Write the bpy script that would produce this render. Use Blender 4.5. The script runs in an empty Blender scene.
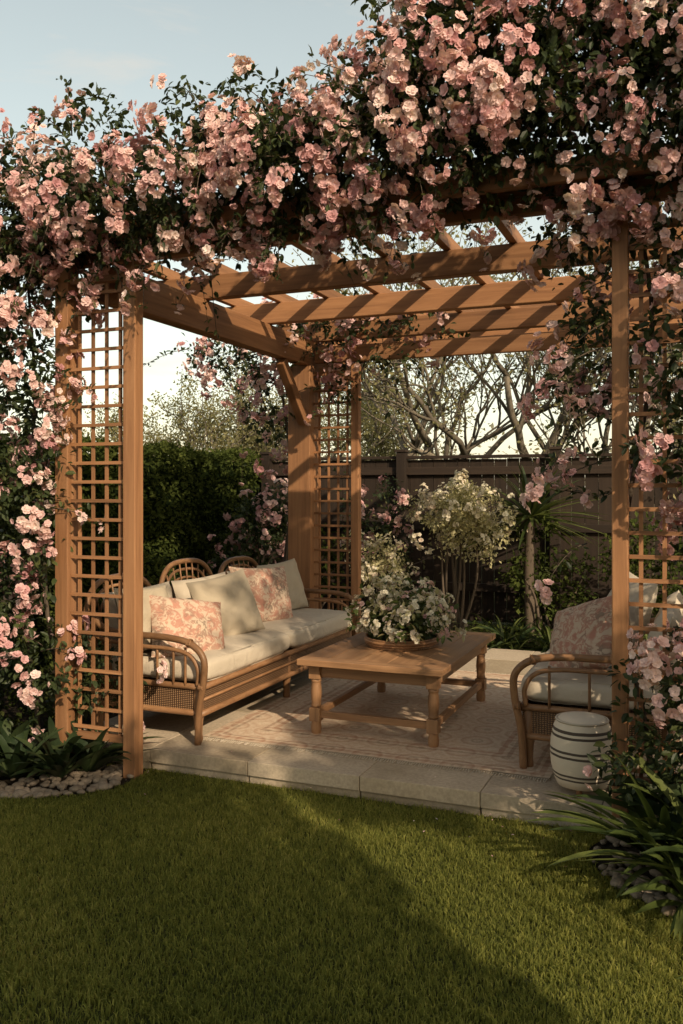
import bpy, math, random
import numpy as np
from mathutils import Vector
rng = np.random.default_rng(7); random.seed(7)
sc = bpy.context.scene
R = math.radians
FZ = 0.12   # patio floor height

# ------------------------------------------------------------------ materials
def newmat(name):
    m = bpy.data.materials.new(name); m.use_nodes = True
    nt = m.node_tree; nt.nodes.clear()
    out = nt.nodes.new('ShaderNodeOutputMaterial')
    return m, nt, out
def N(nt, t, **kw):
    n = nt.nodes.new(t)
    for k, v in kw.items():
        if k.startswith('i_'):
            n.inputs[k[2:].replace('_', ' ')].default_value = v
        else: setattr(n, k, v)
    return n
def ramp(nt, stops, interp='LINEAR'):
    n = nt.nodes.new('ShaderNodeValToRGB'); cr = n.color_ramp; cr.interpolation = interp
    while len(cr.elements) < len(stops): cr.elements.new(0.5)
    for e, (p, c) in zip(cr.elements, stops):
        e.position = p; e.color = (*c, 1) if len(c) == 3 else c
    return n
def attr(nt, name): 
    return N(nt, 'ShaderNodeAttribute', attribute_name=name)
def mapping(nt, vec, scale):
    m = N(nt, 'ShaderNodeMapping'); m.inputs['Scale'].default_value = scale
    nt.links.new(vec, m.inputs['Vector']); return m.outputs[0]
def noise(nt, vec, scale, detail=4, rough=.55, dist=0):
    n = N(nt, 'ShaderNodeTexNoise'); n.inputs['Scale'].default_value = scale
    n.inputs['Detail'].default_value = detail; n.inputs['Roughness'].default_value = rough
    n.inputs['Distortion'].default_value = dist
    nt.links.new(vec, n.inputs['Vector']); return n.outputs['Fac']
def mixc(nt, fac, a, b, mode='MIX'):
    n = N(nt, 'ShaderNodeMix', data_type='RGBA', blend_type=mode)
    for s, v in ((n.inputs[0], fac), (n.inputs[6], a), (n.inputs[7], b)):
        if isinstance(v, (int, float)): s.default_value = v
        elif isinstance(v, tuple): s.default_value = (*v, 1)
        else: nt.links.new(v, s)
    return n.outputs[2]
def math_(nt, op, a, b=None, c=None):
    n = N(nt, 'ShaderNodeMath', operation=op)
    for i, v in enumerate((a, b, c)):
        if v is None: continue
        if isinstance(v, (int, float)): n.inputs[i].default_value = v
        else: nt.links.new(v, n.inputs[i])
    return n.outputs[0]
def princ(nt, out, col, rough=.6, bumpfac=None, bstr=.3, bdist=.002, spec=.5):
    p = N(nt, 'ShaderNodeBsdfPrincipled')
    if isinstance(col, tuple): p.inputs['Base Color'].default_value = (*col, 1)
    else: nt.links.new(col, p.inputs['Base Color'])
    if isinstance(rough, (int, float)): p.inputs['Roughness'].default_value = rough
    else: nt.links.new(rough, p.inputs['Roughness'])
    p.inputs['Specular IOR Level'].default_value = spec
    if bumpfac is not None:
        b = N(nt, 'ShaderNodeBump'); b.inputs['Strength'].default_value = bstr; b.inputs['Distance'].default_value = bdist
        nt.links.new(bumpfac, b.inputs['Height']); nt.links.new(b.outputs[0], p.inputs['Normal'])
    if out is not None: nt.links.new(p.outputs[0], out.inputs[0])
    return p

def leaf_mat(name, stops, tr=.3, rough=.5, trboost=1.6, gloss=False):
    m, nt, out = newmat(name)
    r = ramp(nt, stops); nt.links.new(attr(nt, 'rnd').outputs['Fac'], r.inputs[0])
    if gloss: p = princ(nt, None, r.outputs[0], rough, spec=.3)
    else:
        p = N(nt, 'ShaderNodeBsdfDiffuse'); nt.links.new(r.outputs[0], p.inputs[0])
    if tr<=0: nt.links.new(p.outputs[0], out.inputs[0]); return m
    t = N(nt, 'ShaderNodeBsdfTranslucent')
    br = mixc(nt, 1.0, r.outputs[0], (trboost, trboost, trboost*.7), 'MULTIPLY'); nt.links.new(br, t.inputs[0])
    mx = N(nt, 'ShaderNodeMixShader'); mx.inputs[0].default_value = tr
    nt.links.new(p.outputs[0], mx.inputs[1]); nt.links.new(t.outputs[0], mx.inputs[2])
    nt.links.new(mx.outputs[0], out.inputs[0]); return m

def wood_mat(name, dark, mid, light, rough=.6, sx=1.3, sy=26):
    m, nt, out = newmat(name)
    g = attr(nt, 'gco').outputs['Vector']
    n1 = noise(nt, mapping(nt, g, (sx, sy, sy)), 1.0, 8, .62, .8)
    n2 = noise(nt, mapping(nt, g, (sx*.5, 3, 3)), 1.0, 4)
    n3 = noise(nt, mapping(nt, g, (sx*4, sy*4, sy*4)), 1.0, 3)
    r = ramp(nt, [(.3, dark), (.5, mid), (.7, light)]); nt.links.new(n1, r.inputs[0])
    c = mixc(nt, .45, r.outputs[0], mixc(nt, n2, dark, light))
    v = math_(nt, 'MULTIPLY_ADD', attr(nt, 'rnd').outputs['Fac'], .5, .72)
    cc = N(nt, 'ShaderNodeVectorMath', operation='SCALE'); nt.links.new(c, cc.inputs[0]); nt.links.new(v, cc.inputs['Scale'])
    h = math_(nt, 'ADD', n1, math_(nt, 'MULTIPLY', n3, .4))
    princ(nt, out, cc.outputs[0], rough, h, .4, .004, .35); return m

M = {}
M['cedar'] = wood_mat('cedar_wood', (.13,.055,.024), (.29,.135,.060), (.41,.21,.10))
M['table'] = wood_mat('oak_wood', (.14,.068,.032), (.29,.15,.072), (.40,.23,.12), .5)
M['rattan'] = wood_mat('rattan_cane', (.12,.056,.026), (.24,.12,.055), (.35,.19,.095), .45, 10, 30)
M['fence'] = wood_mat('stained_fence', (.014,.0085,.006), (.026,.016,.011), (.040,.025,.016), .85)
M['bark'] = wood_mat('bark', (.045,.033,.024), (.085,.062,.045), (.14,.105,.075), .9, 3, 20)
M['hazebark'] = wood_mat('hazed_bark', (.09,.075,.058), (.15,.125,.095), (.21,.175,.135), .9, 3, 20)  # bark lightened to stand for haze on the background trees

def wicker():
    m, nt, out = newmat('woven_wicker')
    g = attr(nt, 'gco').outputs['Vector']
    w1 = N(nt, 'ShaderNodeTexWave', bands_direction='X'); w1.inputs['Scale'].default_value = 22; nt.links.new(g, w1.inputs[0])
    w2 = N(nt, 'ShaderNodeTexWave', bands_direction='Z'); w2.inputs['Scale'].default_value = 30; nt.links.new(g, w2.inputs[0])
    h = math_(nt, 'MULTIPLY', w1.outputs['Fac'], w2.outputs['Fac'])
    r = ramp(nt, [(0, (.06,.028,.014)), (.4, (.24,.13,.06)), (1, (.40,.24,.12))]); nt.links.new(h, r.inputs[0])
    princ(nt, out, r.outputs[0], .55, h, .9, .006); return m
M['wicker'] = wicker()

def fabric(name, a, b, kind='plain'):
    m, nt, out = newmat(name)
    g = attr(nt, 'gco').outputs['Vector']
    weave = noise(nt, g, 420, 2)
    big = noise(nt, g, 3.5, 4)
    if kind == 'plain':
        c = mixc(nt, big, a, b)
        c = mixc(nt, .12, c, mixc(nt, weave, (.2,.17,.13), (.8,.72,.6)), 'MIX')
    else:
        dn = noise(nt, g, 7, 3)
        vv = N(nt, 'ShaderNodeTexVoronoi', feature='SMOOTH_F1'); vv.inputs['Scale'].default_value = 16
        wv = N(nt, 'ShaderNodeVectorMath', operation='ADD'); nt.links.new(g, wv.inputs[0])
        nc = N(nt, 'ShaderNodeTexNoise'); nc.inputs['Scale'].default_value = 11; nt.links.new(g, nc.inputs[0])
        sc_ = N(nt, 'ShaderNodeVectorMath', operation='SCALE'); nt.links.new(nc.outputs['Color'], sc_.inputs[0]); sc_.inputs['Scale'].default_value = .10
        nt.links.new(sc_.outputs[0], wv.inputs[1]); nt.links.new(wv.outputs[0], vv.inputs['Vector'])
        r1 = ramp(nt, [(.14, b), (.24, a), (.32, b), (.38, a), (.6, a), (.7, b)]); nt.links.new(vv.outputs['Distance'], r1.inputs[0])
        r2 = ramp(nt, [(.45, (0,0,0)), (.6, (1,1,1))]); nt.links.new(dn, r2.inputs[0])
        n3 = noise(nt, g, 28, 3, .6, 1.2); r3 = ramp(nt, [(.49, (0,0,0)), (.54, (1,1,1))]); nt.links.new(n3, r3.inputs[0])
        c = mixc(nt, math_(nt, 'MULTIPLY', r3.outputs[0], .85), r1.outputs[0], mixc(nt, r2.outputs[0], b, (.20,.14,.10)))
        c = mixc(nt, .08, c, mixc(nt, weave, (.2,.15,.12), (.8,.7,.6)))
    wr = noise(nt, g, 9, 3, .5, .6)
    h = math_(nt, 'ADD', math_(nt, 'MULTIPLY', weave, .12), math_(nt, 'MULTIPLY', wr, 2.0))
    p = princ(nt, out, c, .9, h, .5, .012, .15)
    return m
M['cream'] = fabric('cream_linen', (.56,.475,.375), (.49,.41,.32))
M['beige'] = fabric('beige_linen', (.41,.34,.25), (.35,.285,.21))
M['floral'] = fabric('floral_print', (.53,.40,.30), (.42,.19,.135), 'f')

def rug():
    m, nt, out = newmat('faded_rug')
    g = attr(nt, 'gco').outputs['Vector']
    sx = N(nt, 'ShaderNodeSeparateXYZ'); nt.links.new(g, sx.inputs[0])
    ax = math_(nt, 'ABSOLUTE', sx.outputs[0]); ay = math_(nt, 'ABSOLUTE', sx.outputs[1])
    dx = math_(nt, 'SUBTRACT', 1.0, ax); dy = math_(nt, 'SUBTRACT', 1.2, ay)
    e = math_(nt, 'MINIMUM', dx, dy)
    nz = noise(nt, g, 14, 4, .6, 1.0); nb = noise(nt, g, 2.2, 5, .65); nf = noise(nt, g, 260, 2)
    e2 = math_(nt, 'ADD', e, math_(nt, 'MULTIPLY', math_(nt, 'SUBTRACT', nz, .5), .02))
    A = (.66,.52,.38); B = (.38,.19,.115); C = (.26,.175,.115); Dd=(.54,.36,.25)
    r1 = ramp(nt, [(.0, A), (.03, B), (.06, A), (.08, C), (.10, A), (.25, C), (.27, A), (.30, B), (.33, A)], 'CONSTANT'); nt.links.new(e2, r1.inputs[0])
    v = N(nt, 'ShaderNodeTexVoronoi', feature='F1'); v.inputs['Scale'].default_value = 4.2; v.inputs['Randomness'].default_value = .2
    nt.links.new(g, v.inputs['Vector'])
    rv = ramp(nt, [(.0, B), (.12, A), (.18, C), (.24, A), (.36, Dd), (.42, B), (.48, A), (.62, Dd), (.7, A)]); nt.links.new(math_(nt, 'ADD', v.outputs['Distance'], math_(nt, 'MULTIPLY', nz, .12)), rv.inputs[0])
    fine = noise(nt, g, 24, 3, .6, 2.0); rfn = ramp(nt, [(.50, (0,0,0)), (.55, (1,1,1))]); nt.links.new(fine, rfn.inputs[0])
    c = mixc(nt, .55, r1.outputs[0], rv.outputs[0])
    c = mixc(nt, math_(nt, 'MULTIPLY', rfn.outputs[0], .3), c, (.38,.22,.15))
    rf = ramp(nt, [(.45, (0,0,0)), (.8, (1,1,1))]); nt.links.new(nb, rf.inputs[0])
    c = mixc(nt, math_(nt, 'MULTIPLY', rf.outputs[0], .35), c, (.58,.46,.34))
    c = mixc(nt, .08, c, mixc(nt, nf, (.1,.08,.06), (.8,.7,.6)))
    princ(nt, out, c, .95, nf, .5, .003, .1); return m
M['rug'] = rug()

def stone(name, a, b, sc1=6, rough=.8):
    m, nt, out = newmat(name)
    g = attr(nt, 'gco').outputs['Vector']
    n1 = noise(nt, g, sc1, 8, .65); n2 = noise(nt, g, 60, 4); n4 = noise(nt, g, 1.3, 4)
    c = mixc(nt, n1, a, b)
    r = ramp(nt, [(.35, (.82,.80,.78)), (.65, (1.06,1.04,1.0))]); nt.links.new(n2, r.inputs[0]); c = mixc(nt, 1., c, r.outputs[0], 'MULTIPLY')
    r4 = ramp(nt, [(.35, (.72,.70,.64)), (.6, (1,1,1))]); nt.links.new(n4, r4.inputs[0]); c = mixc(nt, 1., c, r4.outputs[0], 'MULTIPLY')
    v = math_(nt, 'MULTIPLY_ADD', attr(nt, 'rnd').outputs['Fac'], .3, .83)
    cc = N(nt, 'ShaderNodeVectorMath', operation='SCALE'); nt.links.new(c, cc.inputs[0]); nt.links.new(v, cc.inputs['Scale'])
    princ(nt, out, cc.outputs[0], rough, math_(nt, 'ADD', n1, math_(nt, 'MULTIPLY', n2, .3)), .3, .004, .3); return m
M['paver'] = stone('limestone_paver', (.45,.37,.285), (.57,.475,.37))
M['mortar'] = stone('mortar', (.16,.14,.12), (.2,.18,.15))
M['pebble'] = stone('pebble_stone', (.17,.13,.10), (.34,.28,.22), 20)

def soil():
    m, nt, out = newmat('mulch_soil'); g = N(nt, 'ShaderNodeNewGeometry').outputs['Position']
    n1 = noise(nt, g, 30, 6, .7)
    r = ramp(nt, [(.3, (.012,.009,.006)), (.55, (.035,.025,.016)), (.75, (.07,.05,.03))]); nt.links.new(n1, r.inputs[0])
    princ(nt, out, r.outputs[0], .95, n1, 1., .03, .2); return m
M['soil'] = soil()
def groundm():
    m, nt, out = newmat('turf_ground'); g = N(nt, 'ShaderNodeNewGeometry').outputs['Position']
    n1 = noise(nt, g, 45, 6, .7); n2 = noise(nt, g, .8, 4)
    r = ramp(nt, [(.3, (.030,.036,.010)), (.7, (.09,.098,.026))]); nt.links.new(n1, r.inputs[0])
    c = mixc(nt, 1., r.outputs[0], mixc(nt, n2, (.8,.8,.8), (1.2,1.15,1.0)), 'MULTIPLY')
    princ(nt, out, c, .95, n1, .8, .02, .2); return m
M['ground'] = groundm()
M['grass'] = leaf_mat('grass_blades', [(0, (.070,.085,.026)), (.45, (.165,.175,.048)), (.8, (.27,.26,.078)), (.96, (.37,.32,.12)), (1, (.44,.35,.18))], .5, .6, 2.3)
M['leaf'] = leaf_mat('rose_leaf', [(0, (.014,.023,.009)), (.4, (.027,.040,.014)), (.75, (.048,.065,.022)), (1, (.10,.11,.035))], .25, .5, gloss=True)
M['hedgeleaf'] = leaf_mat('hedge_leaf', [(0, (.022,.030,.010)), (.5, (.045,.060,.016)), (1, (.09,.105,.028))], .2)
M['petal'] = leaf_mat('pink_petal', [(0, (.52,.26,.28)), (.3, (.68,.41,.42)), (.65, (.80,.58,.57)), (1, (.88,.75,.72))], .3, .6, 1.0)
M['cpetal'] = leaf_mat('white_petal', [(0, (.68,.54,.46)), (.4, (.76,.69,.57)), (1, (.83,.80,.70))], .25, .6, 1.0)
M['paleleaf'] = leaf_mat('variegated_leaf', [(0, (.18,.18,.08)), (.5, (.44,.40,.23)), (1, (.66,.60,.40))], .3)
M['springleaf'] = leaf_mat('spring_leaf', [(0, (.13,.13,.06)), (.5, (.22,.205,.105)), (1, (.34,.30,.16))], .45)
M['hazeleaf'] = leaf_mat('hazed_leaf', [(0, (.19,.185,.15)), (.5, (.27,.25,.19)), (1, (.38,.34,.25))], .4)  # distance haze is put into this pale leaf colour
M['strap'] = leaf_mat('strap_leaf', [(0, (.025,.040,.012)), (.5, (.060,.083,.020)), (1, (.12,.14,.04))], .25, .45, gloss=True)
M['broad'] = leaf_mat('broad_leaf', [(0, (.014,.026,.010)), (.5, (.028,.045,.016)), (1, (.055,.075,.028))], .15, .5, gloss=True)
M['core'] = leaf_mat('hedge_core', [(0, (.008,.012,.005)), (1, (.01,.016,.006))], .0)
def stoolm():
    m, nt, out = newmat('striped_ceramic'); g = attr(nt, 'gco').outputs['Vector']
    s = N(nt, 'ShaderNodeSeparateXYZ'); nt.links.new(g, s.inputs[0])
    z = math_(nt, 'ADD', s.outputs[2], math_(nt, 'MULTIPLY', math_(nt, 'SUBTRACT', noise(nt, g, 8, 2), .5), .008))
    W=(.72,.61,.48); K=(.07,.05,.04)
    r = ramp(nt, [(0, W), (.13, K), (.16, W), (.19,K),(.22,W),(.45,K),(.485,W),(.52,K),(.555,W),(.73, K), (.765, W),(.80,K),(.84,W)], 'CONSTANT'); nt.links.new(math_(nt,'MULTIPLY',z,3.0), r.inputs[0])
    n1 = noise(nt, g, 200, 2); f = math_(nt, 'FRACT', math_(nt, 'MULTIPLY', z, 60.0))
    princ(nt, out, mixc(nt,noise(nt,g,5,4),r.outputs[0],mixc(nt,.2,r.outputs[0],(.35,.28,.2))), .8, math_(nt, 'ADD', n1, math_(nt, 'MULTIPLY', f, .8)), .4, .004, .3); return m
M['stool'] = stoolm()

# ------------------------------------------------------------------ mesh accumulator
class MB:
    def __init__(s): s.V=[]; s.F=[]; s.G=[]; s.r=[]; s.n=0; s.mats=[]
    def mi(s, m):
        if m not in s.mats: s.mats.append(m)
        return s.mats.index(m)
    def add(s, V, faces, mat, gco=None, rnd=None, smooth=False):
        V = np.asarray(V, dtype=np.float32).reshape(-1, 3)
        if not isinstance(faces, list): faces = [faces]
        i = s.mi(mat)
        by = {}
        for f in faces:
            f = np.asarray(f)
            if f.ndim == 1: f = f[None]
            by.setdefault(f.shape[1], []).append(f)
        for k, l in by.items():
            s.F.append((np.concatenate(l)+s.n, i, smooth))
        s.V.append(V); s.n += len(V)
        s.G.append(V.copy() if gco is None else np.asarray(gco, dtype=np.float32).reshape(-1, 3))
        if rnd is None: rnd = random.random()
        s.r.append(np.full(len(V), rnd, dtype=np.float32) if np.isscalar(rnd) else np.asarray(rnd, dtype=np.float32))
    def build(s, name, parent=None, bevel=0, loc=None):
        me = bpy.data.meshes.new(name)
        V = np.concatenate(s.V)
        me.vertices.add(len(V)); me.vertices.foreach_set('co', V.ravel())
        loops = np.concatenate([f.ravel() for f, _, _ in s.F]).astype(np.int32)
        tot = np.concatenate([np.full(len(f), f.shape[1]) for f, _, _ in s.F]).astype(np.int32)
        mi = np.concatenate([np.full(len(f), i) for f, i, _ in s.F]).astype(np.int32)
        sm = np.concatenate([np.full(len(f), b) for f, _, b in s.F]).astype(bool)
        st = np.concatenate([[0], np.cumsum(tot)[:-1]]).astype(np.int32)
        me.loops.add(len(loops)); me.loops.foreach_set('vertex_index', loops)
        me.polygons.add(len(tot)); me.polygons.foreach_set('loop_start', st)
        me.polygons.foreach_set('loop_total', tot)
        me.polygons.foreach_set('material_index', mi); me.polygons.foreach_set('use_smooth', sm)
        a = me.attributes.new('rnd', 'FLOAT', 'POINT'); a.data.foreach_set('value', np.concatenate(s.r))
        if len(V) < 400000:
            a = me.attributes.new('gco', 'FLOAT_VECTOR', 'POINT'); a.data.foreach_set('vector', np.concatenate(s.G).ravel())
        for m in s.mats: me.materials.append(M[m])
        me.update(calc_edges=True)
        o = bpy.data.objects.new(name, me); sc.collection.objects.link(o)
        if parent: o.parent = parent
        if loc: o.location = loc
        if bevel:
            b = o.modifiers.new('bevel', 'BEVEL'); b.width = bevel; b.segments = 2; b.limit_method = 'ANGLE'
        return o
def empty(name, loc=(0,0,0), rz=0):
    e = bpy.data.objects.new(name, None); sc.collection.objects.link(e)
    e.location = loc; e.rotation_euler = (0,0,rz); e.empty_display_size = .2; return e

BOXF = np.array([[0,3,2,1],[4,5,6,7],[0,1,5,4],[1,2,6,5],[2,3,7,6],[3,0,4,7]])
def box(b, x0, x1, y0, y1, z0, z1, mat, rnd=None):
    V = np.array([[x0,y0,z0],[x1,y0,z0],[x1,y1,z0],[x0,y1,z0],[x0,y0,z1],[x1,y0,z1],[x1,y1,z1],[x0,y1,z1]], float)
    d = [x1-x0, y1-y0, z1-z0]; ax = int(np.argmax(d)); o = [ax, (ax+1)%3, (ax+2)%3]
    g = V[:, o] + rng.uniform(-20, 20, 3)
    b.add(V, BOXF, mat, g, rnd)
def obox(b, p0, p1, w, h, mat, up=(0,0,1)):
    p0=np.array(p0,float); p1=np.array(p1,float); x=p1-p0; L=np.linalg.norm(x); x/=L
    y=np.cross(up,x); y/=np.linalg.norm(y); z=np.cross(x,y)
    l=np.array([[0,-w/2,-h/2],[L,-w/2,-h/2],[L,w/2,-h/2],[0,w/2,-h/2],[0,-w/2,h/2],[L,-w/2,h/2],[L,w/2,h/2],[0,w/2,h/2]])
    b.add(p0+l@np.stack([x,y,z]), BOXF, mat, l+rng.uniform(-20,20,3))
def catmull(pts, n=6):
    P = np.array(pts, float); P = np.vstack([2*P[0]-P[1], P, 2*P[-1]-P[-2]]); out=[]
    for i in range(1, len(P)-2):
        for t in np.linspace(0,1,n,endpoint=False):
            a,b_,c,d = P[i-1],P[i],P[i+1],P[i+2]
            out.append(.5*((2*b_)+(-a+c)*t+(2*a-5*b_+4*c-d)*t*t+(-a+3*b_-3*c+d)*t**3))
    out.append(P[-2]); return np.array(out)
def tube(b, pts, r, mat, sides=8, n=5, smooth=True, rnd=None, raw=False):
    P = np.array(pts,float) if raw else catmull(pts, n); m=len(P)
    r = np.interp(np.linspace(0,1,m), np.linspace(0,1,len(r)), r) if hasattr(r,'__len__') else np.full(m, r)
    T = np.gradient(P, axis=0); T /= np.linalg.norm(T,axis=1)[:,None]+1e-9
    u = np.cross(T[0], [0,0,1]); 
    if np.linalg.norm(u)<.1: u=np.cross(T[0],[1,0,0])
    u/=np.linalg.norm(u); V=[];G=[]
    L=np.concatenate([[0],np.cumsum(np.linalg.norm(np.diff(P,axis=0),axis=1))]); off=rng.uniform(-20,20,3)
    A=np.linspace(0,2*np.pi,sides,endpoint=False)
    for i in range(m):
        u=u-T[i]*u.dot(T[i]); u/=np.linalg.norm(u)+1e-9; v=np.cross(T[i],u)
        ring=np.cos(A)[:,None]*u+np.sin(A)[:,None]*v
        V.append(P[i]+ring*r[i]); G.append(np.stack([np.full(sides,L[i]),np.cos(A)*r[i],np.sin(A)*r[i]],1)+off)
    i=np.arange(m-1)[:,None]*sides; j=np.arange(sides)[None]; j2=(j+1)%sides
    F=np.stack([i+j,i+j2,i+sides+j2,i+sides+j],-1).reshape(-1,4)
    caps=[np.arange(sides)[::-1], np.arange(sides)+(m-1)*sides]
    b.add(np.concatenate(V), [F]+caps, mat, np.concatenate(G), rnd, smooth)
def lathe(b, prof, c, mat, sides=20, smooth=True):
    A=np.linspace(0,2*np.pi,sides,endpoint=False); V=[]
    for r,z in prof: V.append(np.stack([c[0]+np.cos(A)*r,c[1]+np.sin(A)*r,np.full(sides,c[2]+z)],1))
    m=len(prof); i=np.arange(m-1)[:,None]*sides; j=np.arange(sides)[None]; j2=(j+1)%sides
    F=np.stack([i+j,i+j2,i+sides+j2,i+sides+j],-1).reshape(-1,4)
    V=np.concatenate(V); G=(V-np.array(c))[:,[2,0,1]] if mat!='stool' else V-np.array(c)
    b.add(V,[F,np.arange(sides)[::-1],np.arange(sides)+(m-1)*sides],mat,G,None,smooth)

# ------------------------------------------------------------------ instancing by numpy
LEAF8_V=np.array([[0,0,0],[.3,.22,.07],[.68,.2,.05],[1,0,-.1],[.68,-.2,.05],[.3,-.22,.07],[.3,0,0],[.68,0,-.01]])
LEAF8_F=[np.array([[6,7,2,1],[6,5,4,7]]),np.array([[0,6,1],[0,5,6],[7,3,2],[7,4,3]])]
LEAF4_V=np.array([[0,0,0],[.5,.3,.08],[1,0,-.05],[.5,-.3,.08]]); LEAF4_F=[np.array([[0,2,1],[0,3,2]])]
def norm(a): return a/(np.linalg.norm(a,axis=-1,keepdims=True)+1e-9)
def frames(axis, up):
    x=norm(axis); y=norm(np.cross(up,x)); z=np.cross(x,y); return np.stack([x,y,z],1)
def inst(b, TV, TF, pos, Rm, scale, mat, rnd, jit=0):
    n=len(pos); k=len(TV)
    sc_=np.asarray(scale); 
    if sc_.ndim==1: sc_=sc_[:,None]*np.ones(3)
    V=np.einsum('nkj,njl->nkl', TV[None]*sc_[:,None,:], Rm)+pos[:,None,:]
    F=[(f[None]+(np.arange(n)*k)[:,None,None]).reshape(-1,f.shape[1]) for f in TF]
    b.add(V.reshape(-1,3),F,mat,None,np.repeat(rnd,k) if np.ndim(rnd)==1 else rnd,False)
def rdir(n): return norm(rng.normal(size=(n,3)))

def petal_template(npet, rad, cup, phase, w=.75, z0=0):
    V=[];F=[]
    for i in range(npet):
        a=phase+2*np.pi*i/npet+rng.uniform(-.15,.15); c,s=math.cos(a),math.sin(a); cu=cup*rng.uniform(.75,1.25)
        pts=[(.05,0,0),(.62,-w*.5,cu*.5),(.98,-w*.25,cu*.72),(1.0,w*.25,cu*.66),(.62,w*.5,cu*.5),(.62,0,cu*.30)]
        k=len(V)
        for (x,y,z) in pts: V.append((rad*(x*c-y*s),rad*(x*s+y*c),rad*z+z0))
        F+= [[k,k+5,k+1],[k,k+4,k+5],[k+5,k+2,k+1],[k+5,k+4,k+3],[k+5,k+3,k+2]]
    return np.array(V),F
def bloom_template():
    V=[];T=[]
    for (n,r,cup,ph,w,z0) in ((5,1.0,.40,0,1.05,0),(4,.66,1.1,.6,.9,.06)):
        v,t=petal_template(n,r,cup,ph,w,z0); k=len(V)
        V+=list(v); T+=[[i+k for i in f] for f in t]
    return np.array(V),[np.array(T)]
BLOOMS=[bloom_template() for _ in range(4)]
def blooms(b, pos, nrm, size, mat, rnd):
    idx=rng.integers(0,4,len(pos))
    for k in range(4):
        s=idx==k
        if not s.any(): continue
        p=pos[s]; z=norm(nrm[s]); x=norm(np.cross(z,rdir(s.sum()))); y=np.cross(z,x)
        inst(b,BLOOMS[k][0],BLOOMS[k][1],p,np.stack([x,y,z],1),size[s]*1.0,mat,rnd[s])

def subclumps(blobs, density, shell=.55):
    C=[];O=[]
    for (x,y,z,rx,ry,rz) in blobs:
        n=max(3,int(density*(rx*ry+rx*rz+ry*rz)*4))
        d=rdir(n); rr=(shell+(1-shell)*rng.random(n)**.6)[:,None]*rng.uniform(.85,1.12,(n,1))
        C.append(np.array([x,y,z])+d*rr*np.array([rx,ry,rz])); O.append(d)
    return np.concatenate(C),np.concatenate(O)
def foliage(b, C, O, crad, per, size, mat, tmpl=8, droop=.25):
    n=len(C)*per; c=np.repeat(C,per,0); o=np.repeat(O,per,0); cr=np.repeat(rng.uniform(.6,1.3,len(C))*crad,per)
    d=norm(rdir(n)+o*.5); p=c+d*(cr*rng.random(n)**.45)[:,None]
    ax=norm(d*.6+rdir(n)*.7+np.array([0,0,-droop])); up=norm(rdir(n)*.6+np.array([0,0,.8])+d*.5)
    base=np.repeat(rng.random(len(C)),per); rnd=np.clip(.45*base+.55*rng.random(n),0,1)
    s=size*rng.uniform(.6,1.25,n); TV,TF=(LEAF8_V,LEAF8_F) if tmpl==8 else (LEAF4_V,LEAF4_F)
    S=np.stack([s,s*rng.uniform(.8,1.3,n),s],1)
    inst(b,TV,TF,p,frames(ax,up),S,mat,rnd)
def clusters(b, C, O, off, crange, rad, bsize, mat='petal', elong=1.0):
    P=[];Nn=[];Rr=[]
    for c,o in zip(C,O):
        sz=rng.uniform(.65,1.35)
        k=max(3,int(rng.integers(*crange)*sz*sz)); cc=c+norm(o+np.array([0,0,.1]))*off
        d=norm(rdir(k)+o*.8); q=d*rad*sz*rng.uniform(.35,1.05,(k,1))*np.array([1,1,elong])
        if elong>1: q[:,:2]*=(1-.5*np.clip(-q[:,2:3]/(rad*elong),0,1)); q[:,2]-=rad*sz*.4
        P.append(cc+q); Nn.append(norm(d+o*.4+rng.normal(size=(k,3))*.25))
        Rr.append(np.clip(rng.random()*.55+rng.random(k)*.45,0,1))
    P=np.concatenate(P);Nn=np.concatenate(Nn);Rr=np.concatenate(Rr)
    blooms(b,P,Nn,bsize*rng.uniform(.65,1.25,len(P)),mat,Rr); return len(P)
def shoots(b, starts, dirs, length, leafsize, mat='leaf', flower=.3):
    LP=[];LA=[]
    FC=[];FO=[]
    for s,d in zip(starts,dirs):
        L=length*rng.uniform(.5,1.3); d=norm(d+rng.normal(size=3)*.25)
        t=np.linspace(0,1,7)[:,None]; P=s+d*L*t+np.array([0,0,-.35*L])*t**2+rng.normal(size=3)*.06*t**2
        tube(b,P,[.004,.0015],'bark',4,raw=True)
        for i in range(1,7):
            for _ in range(4):
                LP.append(P[i]+rng.normal(size=3)*.012); LA.append(norm(rng.normal(size=3)+d*.6))
        if rng.random()<flower:
            FC.append(P[-1]); FO.append(d)
            if rng.random()<.5: FC.append(P[4]); FO.append(d)
    LP=np.array(LP);LA=np.array(LA);n=len(LP)
    inst(b,LEAF8_V,LEAF8_F,LP,frames(LA,norm(rdir(n)*.6+np.array([0,0,1]))),leafsize*rng.uniform(.6,1.2,n),mat,rng.random(n))
    if FC: clusters(b,np.array(FC),np.array(FO),0,(5,12),.05,.023,'petal',1.2)

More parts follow.
